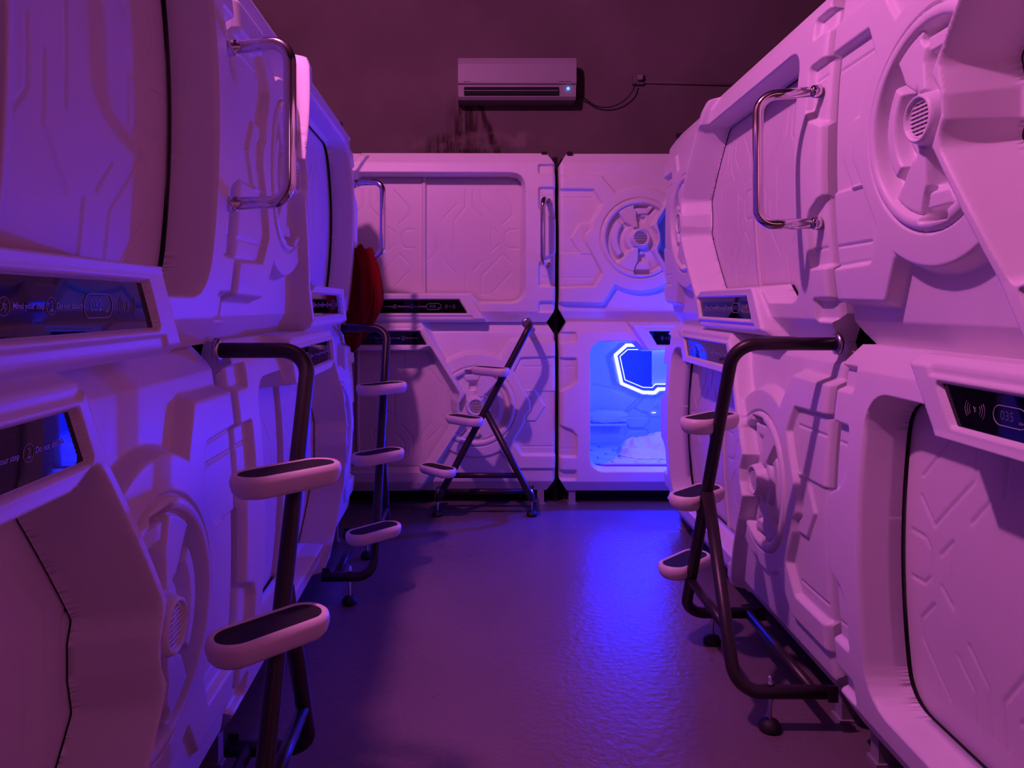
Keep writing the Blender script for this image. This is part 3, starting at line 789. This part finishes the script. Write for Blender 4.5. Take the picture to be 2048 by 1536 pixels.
for dd in (.300, .225):
    LM[dd] = (lad('pole', lambda b: b.tube([(0, dd+.015, TOPZ), (0, 0, TOPZ), (XF, 0, BZ), (XF, dd, BZ)], R_, 20, .075, bn=9)),
        lad('leg', lambda b: b.tube([(JX+.008, 0, JZ-.01), (XN, 0, BZ), (XN, dd, BZ)], R_, 20, .075, bn=9)),
        lad('rail', lambda b: b.tube([(XF, dd-.06, BZ), (XN, dd-.06, BZ)], .0175)),
        lad('flange', lambda b: b.lathe([(.034, -dd-.022), (.034, -dd-.012), (.022, -dd-.008)], (0, 0, TOPZ), 'y', 24), 'screw'),
        lad('plate', lambda b: b.box((-.003, dd-.028, -.020), (.003, dd+.002, .030), .001)))
CROSS = lad('cross', lambda b: b.tube([(pole_x(.275)+.008, 0, .275), (JX+(XN-JX)*(JZ-.275)/(JZ-BZ)-.008, 0, .275)], .0165))
def foot_mesh():
    b = MB(); b.lathe([(.008, .03), (.006, .035), (.006, .165), (.001, .167)]); return b.mesh()
def foot2():
    b = MB(); b.lathe([(.028, 0), (.033, .004), (.033, .014), (.026, .028), (.012, .036), (.008, .037)]); return b.mesh()
def nut():
    b = MB(); b.lathe([(.011, 0), (.011, .010)], n=6); return b.mesh()
BOLT = foot_mesh(); BOLT.materials.append(M['screw']); FOOT = foot2(); FOOT.materials.append(M['rubber']); NUT = nut(); NUT.materials.append(M['screw'])
def brk():
    b = MB(); b.box((-.012, -.014, -.045), (.075, .014, -.028), .003); b.box((.045, -.016, -.075), (.085, .016, -.03), .004); return b.mesh()
BRK = brk(); BRK.materials.append(M['ladder'])
def ladder(label, loc, rz, dd=.300):
    t = thing('step_ladder', label, 'ladder', loc, rz)
    P_, G_, R2_, F_, PL_ = LM[dd]
    obj('main_pole', P_, None, t); obj('rear_leg', G_, None, t); obj('crossbar', CROSS, None, t); obj('base_rail', R2_, None, t)
    obj('mounting_flange', F_, None, t)
    for x in (XF, XN): obj('end_plate', PL_, None, t, (x+.022, 0, BZ))
    for z in (.915, .620, .318):
        s = obj('step', STEP, None, t, (pole_x(z)-.100, 0, z+.012)); obj('grip_tread', TREAD, None, s, label='black grip insert'); obj('bracket', BRK, None, s)
    for x in (XF, XN):
        f = obj('foot', FOOT, None, t, (x, .105, 0), label='black rubber foot'); obj('threaded_rod', BOLT, None, f); obj('nut', NUT, None, f, (0, 0, BZ+R_))
        
ladder('dark tube ladder on the left nearest the camera, two big cream steps in front', (-.440, 1.965, 0), PI/2+SLF, .225)
ladder('dark tube ladder farther along the left row, below the red towel', (-.450, 3.79, 0), PI/2+SLF, .225)
ladder('dark tube ladder on the right, in front of the far right capsules', (.800, 2.285, 0), -PI/2-.015)
ladder('dark A-shaped ladder at the back wall, beside the glowing capsule', (.335, 4.455, 0), 0)

# ------------------------------------------------------------------ room
def struct(name, a, b_, m):
    q = MB(); q.box(a, b_); o = obj(name, q.mesh(), m); o['kind'] = 'structure'; return o
XW0, XW1, YW1, YW0, ZC = -1.86, 3.2, 5.88, -2.6, 4.05
struct('floor', (XW0-.1, YW0-.1, -.05), (XW1+.1, YW1+.1, 0), M['floor'])
struct('ceiling', (XW0-.1, YW0-.1, ZC), (XW1+.1, YW1+.1, ZC+.1), M['wall'])
struct('wall_back', (XW0-.1, YW1, 0), (XW1+.1, YW1+.1, ZC), M['wall'])
struct('wall_left', (XW0-.1, YW0, 0), (XW0, YW1, ZC), M['wall'])
struct('wall_right', (XW1, YW0, 0), (XW1+.1, YW1, ZC), M['wall'])
struct('wall_front', (XW0-.1, YW0-.1, 0), (XW1+.1, YW0, ZC), M['wall'])

# dark post in the gap between the two back capsules
q = MB(); q.box((.517, 4.90, 0), (.548, 4.95, 2.28)); tag(obj('support_post', q.mesh(), M['black']), 'black upright post in the gap between the back capsules', 'post')

# ------------------------------------------------------------------ air conditioner, socket, cable
def px(x, y, Y): return ((x-VX)*Y/F, Y, CAMZ-(y-VY)*Y/F)
YA = 5.66
ax0, _, az1 = px(916, 112, YA); ax1, _, az0 = px(1153, 196, YA)
AC = thing('air_conditioner', 'white wall mounted air conditioner with a blue ring light', 'air conditioner', (0, 0, 0))
zmid = px(0, 167, YA)[2]
prof = [(YW1, az1-.005), (YA+.05, az1), (YA+.012, az1-.012), (YA, az1-.06), (YA, zmid+.01), (YA+.004, zmid), (YA+.02, zmid), (YA+.035, az0+.02), (YA+.06, az0), (YW1, az0)]
q = MB(); q.rings([[(ax0, y, z) for y, z in prof], [(ax1, y, z) for y, z in prof]], smooth=False); obj('casing', q.mesh(), M['ac'], AC)
o0 = px(928, 0, YA)[0]; o1 = px(1118, 0, YA)[0]; oz1 = px(0, 173, YA)[2]; oz0 = px(0, 188, YA)[2]
q = MB(); q.box((o0, YA+.012, oz0), (o1, YA+.06, oz1)); ou = obj('air_outlet', q.mesh(), M['black'], AC, label='black air outlet slot')
q = MB(); q.box((o0+.004, YA+.006, (oz0+oz1)/2-.002), (o1-.004, YA+.03, (oz0+oz1)/2+.003)); obj('louvre', q.mesh(), M['grey'], ou)
q = MB(); q.tube([(.0075*math.cos(a*PI/9), 0, .0075*math.sin(a*PI/9)) for a in range(20)], .0028, 8); c = px(1137, 176, YA); obj('ring_light', q.mesh(), M['led'], AC, (c[0], YA+.014, c[2]), label='glowing blue ring light')
c = px(927.5, 163, YA); tm = text_mesh('Panasonic', .0125, .0002); obj('maker_mark', tm, M['black'], AC, (c[0], YA-.0006, c[2]), (PI/2, 0, 0), label='small dark lettering')
for xa, xb in ((1117, 1129), (1131, 1142)):
    a = px(xa, 163, YA); e = px(xb, 163, YA); q = MB(); q.box((a[0], YA-.0012, a[2]-.0018), (e[0], YA+.001, a[2]+.0018)); obj('printed_mark', q.mesh(), M['black'], AC)
SK = thing('wall_socket', 'small socket box on the back wall right of the air conditioner', 'socket', px(1275, 160, YW1))
q = MB(); q.box((-.045, -.035, -.045), (.045, 0, .045), .006); obj('box', q.mesh(), M['wall'], SK)
q = MB(); q.box((-.015, -.075, -.02), (.028, -.035, .022), .006); obj('plug', q.mesh(), M['grey'], SK)
a = px(1285, 165, YW1); e = px(1560, 172, YW1)
q = MB(); q.tube([(a[0], YW1-.012, a[2]), (e[0], YW1-.012, e[2])], .0125, 12)
tag(obj('cable_conduit', q.mesh(), M['wall']), 'thin conduit running right along the back wall from the socket', 'conduit')
pts = []
for x, y, Y in ((1148, 187, 5.72), (1160, 192, 5.80), (1173, 200, 5.83), (1190, 211, 5.84), (1206, 215, 5.84), (1225, 213, 5.83), (1243, 205, 5.82), (1256, 194, 5.81), (1265, 182, 5.80), (1271, 166, 5.805)):
    pts.append(Vector(px(x, y, Y)))
def smooth_path(P, n=5):
    out = []
    for i in range(len(P)-1):
        p0, p1, p2, p3 = P[max(i-1, 0)], P[i], P[i+1], P[min(i+2, len(P)-1)]
        for k in range(n):
            t = k/n; out.append(.5*((2*p1)+(p2-p0)*t+(2*p0-5*p1+4*p2-p3)*t*t+(3*p1-p0-3*p2+p3)*t**3))
    return out+[P[-1]]
q = MB(); q.tube(smooth_path(pts), .0052, 8); tag(obj('power_cable', q.mesh(), M['cable']), 'black power cable drooping from the air conditioner to the socket', 'cable')

# ------------------------------------------------------------------ red towel on the far left handle
def towel():
    YT = 4.075; n = 120; rs = []
    # height, centre x, half width x, half depth y, fold depth
    prof = [(1.612, -.635, .040, .012, .2), (1.618, -.632, .062, .020, .3), (1.606, -.630, .074, .028, .5), (1.56, -.628, .082, .034, .8), (1.50, -.622, .090, .038, 1), (1.43, -.612, .098, .040, 1.1),
            (1.37, -.606, .108, .042, 1.2), (1.32, -.608, .108, .040, 1.2), (1.27, -.622, .096, .036, 1.1), (1.215, -.640, .078, .030, 1), (1.16, -.655, .064, .024, .9), (1.11, -.662, .050, .020, .8), (1.07, -.668, .030, .014, .6), (1.05, -.672, .010, .006, .2)]
    for i, (z, cx, wx, wy, f) in enumerate(prof):
        ring = []
        for k in range(n):
            a = 2*PI*k/n; c = math.cos(a); sx = math.sin(a)
            x = math.copysign(abs(c)**.8, c)*wx
            fold = f*(.030*(1-abs(math.sin(31*x+z*2.2))*2)+.016*(1-abs(math.sin(57*x-z*5+1))*2)+.006*math.sin(210*x+3*z))
            side = -1 if sx < 0 else 1
            y = sx*wy+side*fold*abs(sx)**.4*.8
            zz = z+.010*math.sin(70*x+1.3*i)+(.010*math.sin(140*x) if i < 3 else 0)
            ring.append((cx+x+.008*math.sin(z*22), YT+y, zz))
        rs.append(ring)
    b = MB(); b.rings(rs); return b.mesh()
tw = obj('towel', towel(), M['red']); tag(tw, 'dark red towel hanging from the far left capsule handle', 'towel')

# small crumb on the near left display ledge
bm_ = pillow_mesh(0, 0, 0, .013, .007, .006)
tag(obj('gum', bm_, M['crumb'], None, (fl(1.24)-.001, 1.240, 1.250), (0, 0, PI/2)), 'small brown lump of gum on the display ledge of capsule 032', 'gum')
